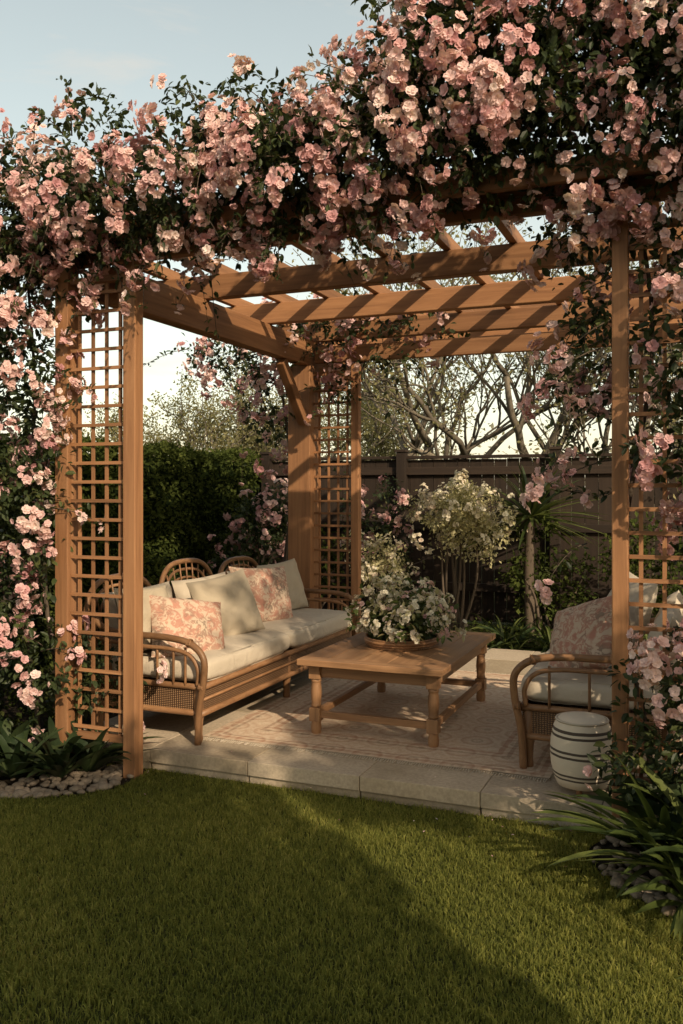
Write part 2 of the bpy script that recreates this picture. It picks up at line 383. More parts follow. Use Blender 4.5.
# ------------------------------------------------------------------ ground, lawn
g=MB(); g.add([[-300,-300,0],[300,-300,0],[300,300,0],[-300,300,0]],np.array([[0,1,2,3]]),'ground'); g.build('ground')
def bedshape(name, pts, z=.004):
    P=catmull(pts+[pts[0]],6)[:-1]; b=MB(); n=len(P)
    V=np.column_stack([P[:,0],P[:,1],np.full(n,z)]); c=V.mean(0)+np.array([0,0,.03])
    V=np.vstack([V,c]); F=np.array([[i,(i+1)%n,n] for i in range(n)]); b.add(V,F,'soil'); return b,P
bl,BL=bedshape('garden_bed',[(-2.86,4.15,0),(-2.84,3.85,0),(-3.0,3.62,0),(-3.35,3.45,0),(-3.9,3.35,0),(-4.9,3.3,0),(-6.5,3.6,0),(-6.5,7,0),(-3.6,7,0),(-3.5,4.3,0)]); bl.build('garden_bed')
br,BR=bedshape('garden_bed',[(-.36,4.17,0),(-.45,3.95,0),(-.36,3.70,0),(-.15,3.48,0),(.3,3.3,0),(1.2,3.2,0),(2.4,3.6,0),(2.4,7,0),(.8,7,0),(.5,4.5,0)]); br.build('garden_bed')
bb=MB(); box(bb,-6.0,5,8.1,10,0,.03,'soil'); box(bb,-6.0,-3.62,6.9,8.1,0,.025,'soil'); bb.build('garden_bed')

def inpoly(P,x,y):
    res=np.zeros(len(x),bool); n=len(P); j=n-1
    for i in range(n):
        xi,yi=P[i][:2]; xj,yj=P[j][:2]
        c=((yi>y)!=(yj>y))&(x<(xj-xi)*(y-yi)/(yj-yi+1e-12)+xi); res^=c; j=i
    return res
gb=MB()
def grass(n,x0,x1,y0,y1,h,w):
    x=rng.uniform(x0,x1,n); y=rng.uniform(y0,y1,n)
    k=~(inpoly(BL,x,y)|inpoly(BR,x,y))&~((x>-3.5)&(x<.6)&(y>4.155)); x=x[k];y=y[k];n=len(x)
    patch=np.sin(x*3.1+1.3*np.sin(y*2.3))*np.sin(y*2.7+x)*.5+.5
    tuft=np.sin(x*31+3*np.sin(y*17))*np.sin(y*29+2*np.sin(x*13))*.5+.5
    H=h*rng.uniform(.5,1.25,n)*(.75+.3*patch+.35*tuft); W=w*rng.uniform(.7,1.3,n)
    a=rng.uniform(0,2*np.pi,n); lean=rng.uniform(.15,.95,n); ld=rng.uniform(0,2*np.pi,n)+tuft*2
    wx,wy=np.cos(a)*W/2,np.sin(a)*W/2; lx,ly=np.cos(ld)*H*lean,np.sin(ld)*H*lean
    V=np.zeros((n,5,3)); V[:,0]=np.stack([x-wx,y-wy,0*x],1);V[:,1]=np.stack([x+wx,y+wy,0*x],1)
    V[:,2]=np.stack([x-wx*.8+lx*.3,y-wy*.8+ly*.3,H*.6],1);V[:,3]=np.stack([x+wx*.8+lx*.3,y+wy*.8+ly*.3,H*.6],1)
    V[:,4]=np.stack([x+lx,y+ly,H*(1-lean*.3)],1)
    i=(np.arange(n)*5)[:,None]
    r=np.clip(rng.random(n)*.6+patch*.25+tuft*.15,0,1)
    gb.add(V.reshape(-1,3),[i+np.array([[0,1,3,2]]),i+np.array([[2,3,4]])],'grass',None,np.repeat(r,5))
grass(200000,-4.4,.8,2.2,4.2,.028,.0044)
grass(45000,-3.6,1.2,1.4,2.3,.033,.005)
grass(9000,-7,-4.4,1.5,4.6,.04,.008)
gb.build('lawn')

def ico(sub=1):
    import bmesh
    bm=bmesh.new(); bmesh.ops.create_icosphere(bm,subdivisions=sub,radius=1); V=np.array([v.co[:] for v in bm.verts]); F=np.array([[v.index for v in f.verts] for f in bm.faces]); bm.free(); return V,F
IV,IF=ico(2)
def pebbles(pts,smin,smax,name):
    b=MB()
    for p in pts:
        s=rng.uniform(smin,smax); V=IV*(1+.12*np.sin(IV@rng.normal(size=(3,3))*2.2).sum(1)[:,None]/2)*np.array([s*rng.uniform(.8,1.4),s*rng.uniform(.8,1.2),s*.62])
        a=rng.uniform(0,6.28); c,s_=math.cos(a),math.sin(a); V=V@np.array([[c,s_,0],[-s_,c,0],[0,0,1]])
        b.add(V+np.array([p[0],p[1],p[2]+s*.3]),IF,'pebble',None,None,True)
    b.build(name)
pl=[]
while len(pl)<620:
    x,y=rng.uniform(-4.3,-2.85),rng.uniform(3.3,4.1)
    if inpoly(BL,np.array([x]),np.array([y]))[0]:
        e=np.min(np.hypot(BL[:,0]-x,BL[:,1]-y))
        if rng.random()<math.exp(-(e/.3)**2): pl.append((x,y,.012))
pebbles(pl,.010,.030,'pebble_border')
pl=[]
while len(pl)<260:
    x,y=rng.uniform(-.5,1.0),rng.uniform(3.2,4.1)
    if inpoly(BR,np.array([x]),np.array([y]))[0]:
        e=np.min(np.hypot(BR[:,0]-x,BR[:,1]-y))
        if rng.random()<math.exp(-(e/.22)**2): pl.append((x,y,.012))
pebbles(pl,.012,.030,'pebble_border')

# ------------------------------------------------------------------ patio
pat=empty('patio'); X0,X1,Y0,Y1=-3.48,.55,4.18,8.0
b=MB(); box(b,X0+.012,X1-.012,Y0+.012,Y1-.012,0,FZ-.008,'mortar'); b.build('base_slab',pat)
b=MB(); x=X0; row=0
xs=[-3.48,-2.86,-2.24,-1.60,-.98,-.42,.55]
for a_,c_ in zip(xs[:-1],xs[1:]):
    box(b,a_+.002,c_-.002,Y0-.02,Y0+.30,.045,FZ,'paver'); box(b,a_+.004,c_-.004,Y0-.004,Y0+.2,0.0,.042,'paver')
y=Y0+.306
while y<Y1-.05:
    y2=min(y+.6,Y1); x=X0-(.3 if row%2 else 0)
    while x<X1:
        xa,xb=max(x,X0),min(x+.6,X1)
        if xb-xa>.05: box(b,xa+.003,xb-.003,y+.003,y2-.003,.05,FZ-.001-rng.uniform(0,.0015),'paver')
        x+=.6
    y=y2; row+=1
b.build('pavers',pat,bevel=.003)

# rug
b=MB(); nx,ny=30,40
gx,gy=np.meshgrid(np.linspace(-1.0,1.0,nx),np.linspace(-1.2,1.2,ny),indexing='ij')
gz=.010+.0015*np.sin(gx*7+gy*3)+rng.normal(size=gx.shape)*.0004
V=np.stack([gx,gy,gz],-1).reshape(-1,3); i=np.arange(nx-1)[:,None]*ny+np.arange(ny-1)[None]
F=np.stack([i,i+ny,i+ny+1,i+1],-1).reshape(-1,4); b.add(V,F,'rug',V,0.5,True)
box(b,-1.0,1.0,-1.2,1.2,.001,.0072,'beige')
for k in range(150):
    xx=-.99+k*1.98/149
    for sgn in (-1,1): obox(b,(xx,sgn*1.2,.006),(xx+rng.normal()*.006,sgn*(1.235+rng.random()*.01),.003),.004,.003,'cream')
b.build('area_rug',loc=(-1.70,5.66,FZ))

# ------------------------------------------------------------------ pergola
pg=empty('pergola')
b=MB()
box(b,-2.91,-2.83,3.98,4.06,0,2.92,'cedar',.6)
box(b,-3.37,-3.28,3.98,4.08,0,2.92,'cedar',.35)
box(b,-.365,-.295,4.06,4.13,FZ,2.92,'cedar',.6)
box(b,.20,.29,4.06,4.15,FZ,2.92,'cedar')
box(b,-3.30,-3.09,6.86,7.06,FZ,2.64,'cedar',.5)
box(b,-2.74,-2.67,6.92,6.99,FZ,2.64,'cedar',.7)
box(b,.0,.2,6.86,7.06,FZ,2.64,'cedar')
box(b,-3.335,-3.055,6.825,7.095,FZ+.001,FZ+.14,'cedar')
b.build('posts',pg,bevel=.006)
b=MB()
box(b,-3.20,-3.10,4.2,8.15,2.64,2.86,'cedar',.55)
box(b,-3.33,-3.27,4.2,8.15,2.68,2.85,'cedar',.3)
box(b,.02,.12,4.2,8.15,2.64,2.86,'cedar')
box(b,-3.75,.75,3.93,3.975,2.92,3.02,'cedar'); box(b,-3.75,.75,4.14,4.20,2.862,3.02,'cedar')
for yy in (5.2,6.15,7.05,7.95): box(b,-3.6,.65,yy-.04,yy+.04,2.863,3.02,'cedar')
obox(b,(-3.15,6.86,2.15),(-3.15,6.42,2.62),.07,.09,'cedar')
box(b,-3.08,-.0,6.93,6.985,2.66,2.80,'cedar')
b.build('beams',pg,bevel=.006)
b=MB()
for k,xx in enumerate(np.arange(-3.42,.5,.40)): box(b,xx-.025,xx+.025,4.02,8.3,3.021,3.10,'cedar')
for yy in (4.65,5.7,6.6,7.5): box(b,-3.7,.7,yy-.02,yy+.02,3.101,3.135,'cedar')
b.build('rafters',pg,bevel=.004)
def trellis(name,x0,x1,yc,z0,z1,nv,dz):
    b=MB()
    for k in range(nv):
        xx=x0+(x1-x0)*(k+.5)/nv; box(b,xx-.009,xx+.009,yc+.001,yc+.013,z0,z1,'cedar')
    z=z0+.03
    while z<z1: box(b,x0,x1,yc-.013,yc-.001,z-.009,z+.009,'cedar'); z+=dz
    box(b,x0,x1,yc-.02,yc+.02,z0-.035,z0-.001,'cedar'); box(b,x0,x1,yc-.02,yc+.02,z1+.001,z1+.035,'cedar')
    b.build(name,pg)
trellis('trellis_panel',-3.278,-2.912,4.02,.22,2.72,4,.105)
trellis('trellis_panel_rear',-3.088,-2.742,6.955,.5,2.55,4,.105)
trellis('trellis_panel_side',-.293,.198,4.10,.3,2.72,5,.105)

# ------------------------------------------------------------------ cushions
def pillow(b,w,h,t,c,face,up,mat,roll=0,n=26):
    u=np.linspace(-1,1,n); U,Vv=np.meshgrid(u,u,indexing='ij')
    prof=((1-U**2).clip(0)*(1-Vv**2).clip(0))**.42
    x=w/2*U*(1-.07*(1-Vv**2)*np.abs(U)**3); y=h/2*Vv*(1-.07*(1-U**2)*np.abs(Vv)**3)
    ph=rng.uniform(0,6,6); wr=.010*np.sin(5*U+3*Vv+ph[0])*np.sin(4*Vv-2*U+ph[1])+.006*np.sin(9*U-7*Vv+ph[3])*np.sin(6*Vv+4*U+ph[4])
    cr=0
    for su in (-1,1):
        for sv in (-1,1):
            an=np.arctan2(Vv-sv,U-su); di=np.hypot(U-su,Vv-sv); cr=cr+.012*np.sin(an*11+ph[2]+su)*np.exp(-(di/.8)**2)*np.minimum(di*3,1)
    sag=-.02*(1-Vv)*prof
    F=norm(np.array(face,float)); Up=np.array(up,float); Up=norm(Up-F*Up.dot(F)); Rt=np.cross(Up,F)
    if roll: Up,Rt=Up*math.cos(roll)+Rt*math.sin(roll),Rt*math.cos(roll)-Up*math.sin(roll)
    VV=[];GG=[]
    off=rng.uniform(-3,3,3)
    for sgn in (1,-1):
        z=sgn*(t/2*prof)+(wr+cr)*prof
        P=np.array(c)+x[...,None]*Rt+(y+sag)[...,None]*Up+z[...,None]*F
        VV.append(P.reshape(-1,3)); GG.append(np.stack([x,y,z*.3],-1).reshape(-1,3)+off)
    i=np.arange(n-1)[:,None]*n+np.arange(n-1)[None]; Q=np.stack([i,i+n,i+n+1,i+1],-1).reshape(-1,4)
    b.add(np.concatenate(VV),[Q,Q[:,::-1]+n*n],mat,np.concatenate(GG),None,True)
def cushion(b,x0,x1,y0,y1,z0,z1,mat,e=.16,crown=.02):
    n=26; th=np.linspace(-np.pi/2,np.pi/2,n); ph=np.linspace(-np.pi,np.pi,2*n)
    T,Pp=np.meshgrid(th,ph,indexing='ij'); f=lambda a,p: np.sign(a)*np.abs(a)**p
    X=f(np.cos(T),e*1.6)*f(np.cos(Pp),e); Y=f(np.cos(T),e*1.6)*f(np.sin(Pp),e); Z=f(np.sin(T),.5)
    cx,cy,cz=(x0+x1)/2,(y0+y1)/2,(z0+z1)/2
    px=rng.uniform(0,6,3)
    P=np.stack([cx+X*(x1-x0)/2,cy+Y*(y1-y0)/2,cz+Z*(z1-z0)/2+crown*np.maximum(Z,0)*(1-X**2)*(1-Y**2)+.004*np.sin(X*7+px[0])*np.sin(Y*8+px[1])],-1).reshape(-1,3)
    m=2*n; i=np.arange(n-1)[:,None]*m+np.arange(m-1)[None]; Q=np.stack([i,i+1,i+m+1,i+m],-1).reshape(-1,4)
    b.add(P,Q,mat,P-np.array([cx,cy,cz])+rng.uniform(-3,3,3),None,True)
    for zz in (z0+.012,z1-.014):
        A=np.linspace(0,2*np.pi,60); xx=cx+f(np.cos(A),e)*(x1-x0)/2*1.0; yy=cy+f(np.sin(A),e)*(y1-y0)/2*1.0
        s=np.cos(np.arcsin(min(1,abs((zz-cz)/((z1-z0)/2))**2)))**(e*1.6)
        tube(b,np.stack([cx+(xx-cx)*s,cy+(yy-cy)*s,np.full(60,zz)],1),.005,mat,6,raw=True)

def seating(name,loc,rz,L,nback,ncush):
    E=empty(name,loc,rz); b=MB(); D=.76
    ys=[.03,L-.03]
    legs=[(D-.03,y) for y in (([.03,L/2,L-.03]) if L>1.8 else ys)]+[(.04,y) for y in ys]
    for (x,y) in legs: lathe(b,[(.019,0),(.026,.02),(.022,.05),(.026,.12),(.034,.16),(.028,.19),(.028,.33)],(x,y,0),'rattan',12)
    for z in (.17,.32):
        for x in (.02,D): tube(b,[(x,.0,z),(x,L/2,z),(x,L,z)],.019,'rattan',8)
        for y in (.01,L-.01): tube(b,[(.02,y,z+.002),(D/2,y,z+.002),(D,y,z+.002)],.018,'rattan',8)
    tube(b,[(D-.004,0,.245),(D-.004,L,.245)],.008,'rattan',6)
    for y in (.0,L):
        s=-1 if y==0 else 1
        tube(b,[(D-.01,y+s*.012,.0),(D+.0,y+s*.015,.2),(D+.035,y+s*.02,.38),(D+.03,y+s*.022,.50),(D-.06,y+s*.022,.575),(D-.22,y+s*.022,.60),(.3,y+s*.02,.605),(.1,y+s*.015,.63),(.0,y,.72)],.020,'rattan',10,6)
        tube(b,[(D-.02,y,.33),(D-.015,y,.42),(D-.07,y,.50),(D-.2,y,.53),(.3,y,.535),(.08,y,.56),(-.01,y,.60)],.013,'rattan',8,6)
        for x in ((.14,.25,.36,.47,.58,.66) if L>1.8 else (.2,.42,.62)): tube(b,[(x,y,.32),(x,y,.545)],.008,'rattan',6)
        for (x,z) in ((D-.06,.575),(.3,.605),(D+.02,.33)):
            for k in range(4): tube(b,[(x-.012+k*.008,y+s*.018-.024,z),(x-.012+k*.008,y+s*.018,z+.024),(x-.012+k*.008,y+s*.018+.024,z),(x-.012+k*.008,y+s*.018,z-.024),(x-.012+k*.008,y+s*.018-.024,z)],.004,'rattan',5,3)
    w=L/nback
    for k in range(nback):
        y0=k*w+.02; y1=(k+1)*w-.02; yc=(y0+y1)/2; pk=.93 if (nback%2 and k==nback//2) else .89
        for sc_,rr in ((1,.019),(.82,.011),(.64,.009)):
            hw=(y1-y0)/2*sc_; zt=.33+(pk-.33)*(1-(1-sc_)*.55)
            pts=[(-.0,yc-hw,.33),(-.035,yc-hw,.52),(-.07,yc-hw*.93,.33+(zt-.33)*.72),(-.09,yc-hw*.6,.33+(zt-.33)*.95),(-.10,yc,zt),(-.09,yc+hw*.6,.33+(zt-.33)*.95),(-.07,yc+hw*.93,.33+(zt-.33)*.72),(-.035,yc+hw,.52),(-.0,yc+hw,.33)]
            tube(b,pts,rr,'rattan',8,6)
        for j in range(-4,5):
            yt=yc+j*(y1-y0)*.11; zt=.33+(pk-.33)*(1-.25*(abs(j)/4)**2.5)-.01
            tube(b,[(-.0,yc+j*(y1-y0)*.07,.33),(-.05,yc+j*(y1-y0)*.09,.58),(-.088,yt,zt)],.006,'rattan',6,4)
    b.build('rattan_frame',E)
    b=MB()
    def panel(p,q):
        V=np.array([[p[0],p[1],.185],[q[0],q[1],.185],[q[0],q[1],.305],[p[0],p[1],.305]]); LL=math.dist(p,q)
        b.add(V,np.array([[0,1,2,3]]),'wicker',np.array([[0,0,0],[LL,0,0],[LL,0,.12],[0,0,.12]]))
    panel((D-.008,.02),(D-.008,L-.02)); panel((.02,.012),(D,.012)); panel((D,L-.012),(.02,L-.012)); panel((.022,L-.02),(.022,.02))
    box(b,.03,D-.02,.02,L-.02,.30,.318,'wicker'); b.build('woven_apron',E)
    b=MB(); cw=(L-.04)/ncush
    for k in range(ncush): cushion(b,.06,D+.03,.02+k*cw+.004,.02+(k+1)*cw-.004,.33,.475,'cream')
    b.build('seat_cushions',E)
    b=MB()
    nb=3 if L>1.8 else 2; cw=(L-.08)/nb
    for k in range(nb): pillow(b,cw*.97,.38,.17,(.07,.04+(k+.5)*cw,.64),(1,0,.22),(0,0,1),'cream')
    b.build('back_cushions',E)
    return E
sofa=seating('rattan_sofa',(-3.40,4.34,FZ),0,2.38,3,2)
b=MB(); pillow(b,.50,.42,.16,(.50,.28,.605),(1,-.55,.75),(0,0,1),'floral',.2); b.build('throw_pillow_floral',sofa)
b=MB(); pillow(b,.42,.40,.15,(.28,.16,.67),(.9,-.2,.3),(0,0,1),'beige',.05); b.build('throw_pillow_end',sofa)
b=MB(); pillow(b,.50,.45,.17,(.44,.86,.665),(1,-.45,.45),(0,0,1),'beige',-.14); b.build('throw_pillow_beige',sofa)
b=MB(); pillow(b,.54,.44,.17,(.38,1.50,.67),(1,-.4,.38),(0,0,1),'floral',.06); b.build('throw_pillow_floral_2',sofa)
b=MB(); pillow(b,.44,.42,.16,(.28,2.06,.67),(1,-.35,.35),(0,0,1),'beige',-.08); b.build('throw_pillow_plain',sofa)
chair=seating('rattan_armchair',(-.10,5.95,FZ),math.pi,1.36,2,1)
b=MB(); pillow(b,.50,.42,.17,(.50,1.0,.645),(1,.9,.6),(0,0,1),'floral',-.35); b.build('throw_pillow_floral',chair)
b=MB(); pillow(b,.50,.46,.17,(.30,.60,.74),(1,.5,.4),(0,0,1),'cream',.1); b.build('throw_pillow_cream',chair)

# ------------------------------------------------------------------ coffee table
T=empty('coffee_table',(-1.75,5.35,FZ)); b=MB()
tx,ty=.44,.68
for k in range(5):
    a0=-tx+.0+k*2*tx/5; box(b,a0+.0015,a0+2*tx/5-.0015,-ty+.10,ty-.10,.425,.46,'table')
box(b,-tx,tx,-ty,-ty+.098,.425,.461,'table'); box(b,-tx,tx,ty-.098,ty,.425,.461,'table')
b.build('table_top',T,bevel=.003)
b=MB(); lx,ly=.36,.575
box(b,-lx,lx,-ly-.012,-ly+.012,.345,.424,'table'); box(b,-lx,lx,ly-.012,ly+.012,.345,.424,'table')
box(b,-lx-.012,-lx+.012,-ly,ly,.345,.424,'table'); box(b,lx-.012,lx+.012,-ly,ly,.345,.424,'table')
for s in (-1,1):
    box(b,-lx,lx,s*ly-.016,s*ly+.016,.105,.145,'table'); box(b,s*lx-.016,s*lx+.016,-ly,ly,.107,.147,'table')
b.build('apron_and_stretchers',T,bevel=.003)
b=MB()
for sx in (-1,1):
    for sy in (-1,1):
        x,y=sx*lx,sy*ly
        box(b,x-.035,x+.035,y-.035,y+.035,.335,.4245,'table',.5); box(b,x-.033,x+.033,y-.033,y+.033,.085,.165,'table',.5)
        lathe(b,[(.026,.165),(.031,.175),(.027,.19),(.030,.21),(.033,.25),(.030,.29),(.027,.31),(.032,.322),(.028,.335)],(x,y,0),'table',16)
        lathe(b,[(.024,0),(.03,.02),(.032,.045),(.028,.07),(.030,.085)],(x,y,0),'table',16)
b.build('turned_legs',T,bevel=.003)

A=empty('flower_arrangement',(-1.77,5.36,FZ+.461)); b=MB()
a=np.linspace(0,2*np.pi,40)
for (r,z,t) in ((.235,.008,.010),(.245,.024,.010),(.252,.040,.011),(.248,.054,.008)):
    tube(b,np.stack([np.cos(a)*r*.92,np.sin(a)*r,np.full(40,z)],1),t,'rattan',6,raw=True)
lathe(b,[(.05,.004),(.235,.004),(.235,.012),(.05,.0125)],(0,0,0),'wicker',32)
lathe(b,[(.05,.013),(.10,.02),(.125,.06),(.12,.10),(.11,.10),(.10,.07)],(0,0,0),'wicker',24)
b.build('woven_tray',A)
b=MB(); n=150
d=norm(np.stack([rng.normal(size=n),rng.normal(size=n),np.abs(rng.normal(size=n))*.9+.25],1)); L=rng.uniform(.17,.42,n)
tips=d*L[:,None]*np.array([.95,.95,.95])+np.array([0,0,.06])
for k in range(n):
    t=np.linspace(0,1,5)[:,None]; s=np.array([d[k,0]*.05,d[k,1]*.05,.05]); P=s+(tips[k]-s)*t+np.array([0,0,.05])*np.sin(t*np.pi)
    tube(b,P,.0018,'strap',4,raw=True)
C=tips; foliage(b,C[:50],d[:50],.05,8,.05,'strap',8,.1); foliage(b,C[50:90],d[50:90],.05,8,.045,'paleleaf',8,.1)
ex=norm(rdir(50)+np.array([0,0,.3]))*np.array([1,1,.6]); foliage(b,ex*.15+np.array([0,0,.12]),ex,.06,10,.06,'strap',8)
clusters(b,C[38:],d[38:],.02,(5,11),.032,.0155,'cpetal',1.3)
clusters(b,C[:22],d[:22],.015,(4,8),.025,.015,'petal')
b.build('bouquet',A)

b=MB(); S=(-.53,4.37,FZ+.03)
lathe(b,[(.09,0),(.118,.006),(.132,.04),(.146,.10),(.151,.16),(.147,.22),(.135,.28),(.12,.312),(.105,.326),(.05,.333),(.01,.334)],S,'stool',40)
for k in range(3):
    an=k*2.094+.5; lathe(b,[(.012,-.03),(.016,0),(.02,.006)],(S[0]+.09*math.cos(an),S[1]+.09*math.sin(an),S[2]),'rattan',10)
tube(b,np.stack([S[0]+np.cos(a)*.121,S[1]+np.sin(a)*.121,np.full(40,S[2]+.315)],1),.006,'cream',6,raw=True)
b.build('striped_stool')

# ------------------------------------------------------------------ climbing rose
CR=empty('climbing_rose')
blobs=[]
for x in np.arange(-4.25,.9,.2):
    f=np.clip((x+1.65)/.5,0,1); top=3.42+.40*f+rng.uniform(-.10,.10); bot=2.90+rng.uniform(-.04,.06)
    blobs.append((x,4.02+rng.uniform(-.12,.12),(top+bot)/2,.22,.36,(top-bot)/2))
    blobs.append((x+.1,3.80+rng.uniform(-.04,.08),(3.02 if x<-2.4 else 3.10)+rng.uniform(-.06,.08),.16,.13,.14))
    if x>-1.4: blobs.append((x,3.92+rng.uniform(-.1,.1),3.5+rng.uniform(-.1,.15),.24,.3,.3))
for k in range(9): 
    x=-4.2+.55*k; blobs.append((x+rng.uniform(-.15,.15),3.95,(3.50 if x<-1.6 else 3.92)+rng.uniform(0,.08),.15,.15,.13))
blobs+=[(-1.25,4.0,3.55,.3,.3,.28),(-.9,3.95,3.65,.35,.3,.30),(-.3,3.95,3.6,.35,.3,.30),(.3,4.0,3.4,.35,.3,.3)]
for z in np.arange(.35,3.1,.2):
    blobs.append((-3.80+rng.uniform(-.07,.05)+(.05 if z>2.2 else 0),3.94+rng.uniform(-.1,.06),z,.34,.26,.2))
    blobs.append((-4.4+rng.uniform(-.1,.1),4.15,z,.32,.35,.24))
blobs+=[(-3.45,4.12,2.75,.2,.12,.25),(-3.40,4.02,.55,.24,.2,.25),(-3.42,3.98,1.2,.12,.12,.3),(-3.15,4.1,2.9,.28,.15,.12),(-3.42,3.96,2.0,.12,.1,.35),(-3.1,4.15,.5,.2,.12,.2),(-3.42,3.96,1.6,.1,.1,.25)]
for z in np.arange(.6,3.1,.25):
    blobs.append((.14+rng.uniform(-.05,.05),4.18+rng.uniform(-.05,.1),z,.22,.22,.2))
    blobs.append((.5,4.2,z,.3,.3,.24))
for z in (1.75,1.95,2.15,2.35,2.6,2.8): blobs.append((-.03+rng.uniform(-.05,.05),3.98,z,.2,.12,.15))
blobs+=[(-.1,4.2,2.85,.25,.2,.2),(-.12,4.2,2.2,.16,.16,.22),(-.50,4.25,2.82,.2,.16,.16),(-.48,4.3,2.15,.2,.16,.16),(-.1,4.16,1.75,.12,.1,.15),(-.5,4.3,2.5,.14,.12,.2),
        (-.16,3.96,.66,.18,.15,.18),(-.04,3.92,.80,.16,.15,.15),(.15,3.9,.6,.3,.25,.3),(-.20,3.98,.42,.18,.12,.18),(-.0,3.86,.45,.25,.15,.2)]
C,O=subclumps(blobs,38); print('front clumps',len(C))
b=MB(); foliage(b,C,O,.085,17,.050,'leaf')
m=rng.random(len(C))<.5; shoots(b,C[m][:380],norm(O[m][:380]+np.array([0,-.2,.25])),.30,.042,flower=.35)
b.build('leaves',CR)
C2,O2=subclumps(blobs,17.5,.95); keep=(O2[:,1]<.45)&((C2[:,2]>.75)|(rng.random(len(C2))<.5))
C2,O2=C2[keep],O2[keep]
b=MB(); nn=clusters(b,C2,O2,.075,(8,20),.075,.0235,'petal',1.35); print('front clusters',len(C2),nn); b.build('blossoms',CR)
b=MB()
hs=np.stack([rng.uniform(-3.0,-.4,36),rng.uniform(3.75,4.1,36),rng.uniform(2.90,3.0,36)],1)
shoots(b,hs,norm(np.stack([rng.normal(size=36)*.5,rng.normal(size=36)*.3-.2,np.full(36,-.5)],1)),.18,.045,flower=.6)
hs=np.stack([rng.uniform(-.5,-.25,30),rng.uniform(4.1,4.3,30),np.concatenate([rng.uniform(1.9,2.9,22),rng.uniform(1.3,1.9,8)])],1)
shoots(b,hs,norm(np.stack([np.full(30,-.7),rng.normal(size=30)*.4,rng.normal(size=30)*.3-.1],1)),.28,.045,flower=.8)
hs=np.stack([rng.uniform(-3.55,-3.38,30),rng.uniform(3.93,4.0,30),rng.uniform(.5,2.9,30)],1)
shoots(b,hs,norm(np.stack([np.full(30,.5),rng.normal(size=30)*.3-.3,rng.normal(size=30)*.4],1)),.2,.045,flower=.6)
for (x,y,s) in ((-3.5,4.15,1),(-3.7,4.15,-1),(.0,4.2,1),(.22,4.0,-1),(-.26,4.16,1)):
    P=[(x+.06*math.sin(z*3+s)*s,y+.05*math.cos(z*2.6+s),z) for z in np.arange(0,3.05,.3)]
    tube(b,P,[.015,.008],'bark',7)
for s in range(4):
    P=[(xx,4.06+.06*math.sin(xx*3+s),3.08+.05*math.sin(xx*4+2*s)) for xx in np.arange(-3.7,.7,.3)]
    tube(b,P,.009,'bark',6)
b.build('stems',CR)
# rear climbing rose
CR2=empty('climbing_rose')
blobs=[(-3.2,7.0,2.95,.4,.3,.25),(-2.75,6.95,2.85,.35,.22,.22),(-2.35,6.95,2.8,.25,.2,.18),(-2.75,6.9,2.5,.15,.12,.2),(-3.6,7.15,2.9,.35,.3,.25),(-4.0,7.3,2.75,.3,.3,.22),
       (-3.7,7.3,2.35,.24,.2,.3),(-4.35,7.4,2.95,.25,.25,.2),(-3.52,7.2,1.95,.14,.15,.3),(-2.0,7.05,3.0,.3,.2,.1)]
C,O=subclumps(blobs,20); b=MB(); foliage(b,C,O,.10,12,.055,'leaf',4); m=rng.random(len(C))<.5; shoots(b,C[m][:110],O[m][:110],.38,.055,flower=.5); b.build('leaves',CR2)
C2,O2=subclumps(blobs,15,.95); b=MB(); clusters(b,C2,O2,.08,(6,14),.075,.028,'petal',1.3)
b.build('blossoms',CR2)
b=MB()
for s in range(3):
    tube(b,[(-3.45+.04*s,7.15,0),(-3.5,7.2,.8),(-3.4,7.15+.05*s,1.6),(-3.5,7.2,2.3),(-3.6,7.2,2.8),(-4.1,7.35,2.75+.05*s)],[.018,.007],'bark',6)
b.build('stems',CR2)

# ------------------------------------------------------------------ hedge, fence
def hedge(name,x0,x1,y0,y1,h,dens,rag=.03,size=.05,rot=None,sides='fbtlr'):
    E=empty(name); b=MB(); box(b,x0+.09,x1-.09,y0+.09,y1-.09,0,h-.09,'core'); b.build('hedge_core_box',E)  # near-black solid box filling the hedge inside its leaf shell
    b=MB()
    def face(n,fn,nn):
        u,v=rng.random(n),rng.random(n); P=fn(u,v)
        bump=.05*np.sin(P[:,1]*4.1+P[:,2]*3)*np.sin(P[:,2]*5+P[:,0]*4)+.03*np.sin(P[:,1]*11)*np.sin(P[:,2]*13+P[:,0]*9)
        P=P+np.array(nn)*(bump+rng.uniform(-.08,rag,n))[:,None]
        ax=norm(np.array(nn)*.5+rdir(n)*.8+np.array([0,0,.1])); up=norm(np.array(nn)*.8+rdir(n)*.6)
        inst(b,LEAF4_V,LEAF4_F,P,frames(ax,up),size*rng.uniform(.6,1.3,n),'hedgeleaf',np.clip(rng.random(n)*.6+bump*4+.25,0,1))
    dy,dx=y1-y0,x1-x0
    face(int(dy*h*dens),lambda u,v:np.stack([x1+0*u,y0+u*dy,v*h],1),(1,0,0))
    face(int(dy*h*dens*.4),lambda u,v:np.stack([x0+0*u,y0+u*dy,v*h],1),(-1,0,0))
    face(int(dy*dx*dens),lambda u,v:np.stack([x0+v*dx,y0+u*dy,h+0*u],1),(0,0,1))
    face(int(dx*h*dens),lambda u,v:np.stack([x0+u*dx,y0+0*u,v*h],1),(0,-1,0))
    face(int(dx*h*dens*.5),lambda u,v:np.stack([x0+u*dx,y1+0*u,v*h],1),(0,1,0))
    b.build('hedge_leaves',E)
    if rot: E.location=rot[0]; E.rotation_euler=(0,0,rot[1])
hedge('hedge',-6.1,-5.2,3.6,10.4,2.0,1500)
hedge('hedge',-.5,.5,0,6.5,3.55,450,.12,.09,rot=((2.27,.25,0),math.atan2(.77,.64)+math.pi/2))  # added out of view behind the camera to throw shade on the lawn
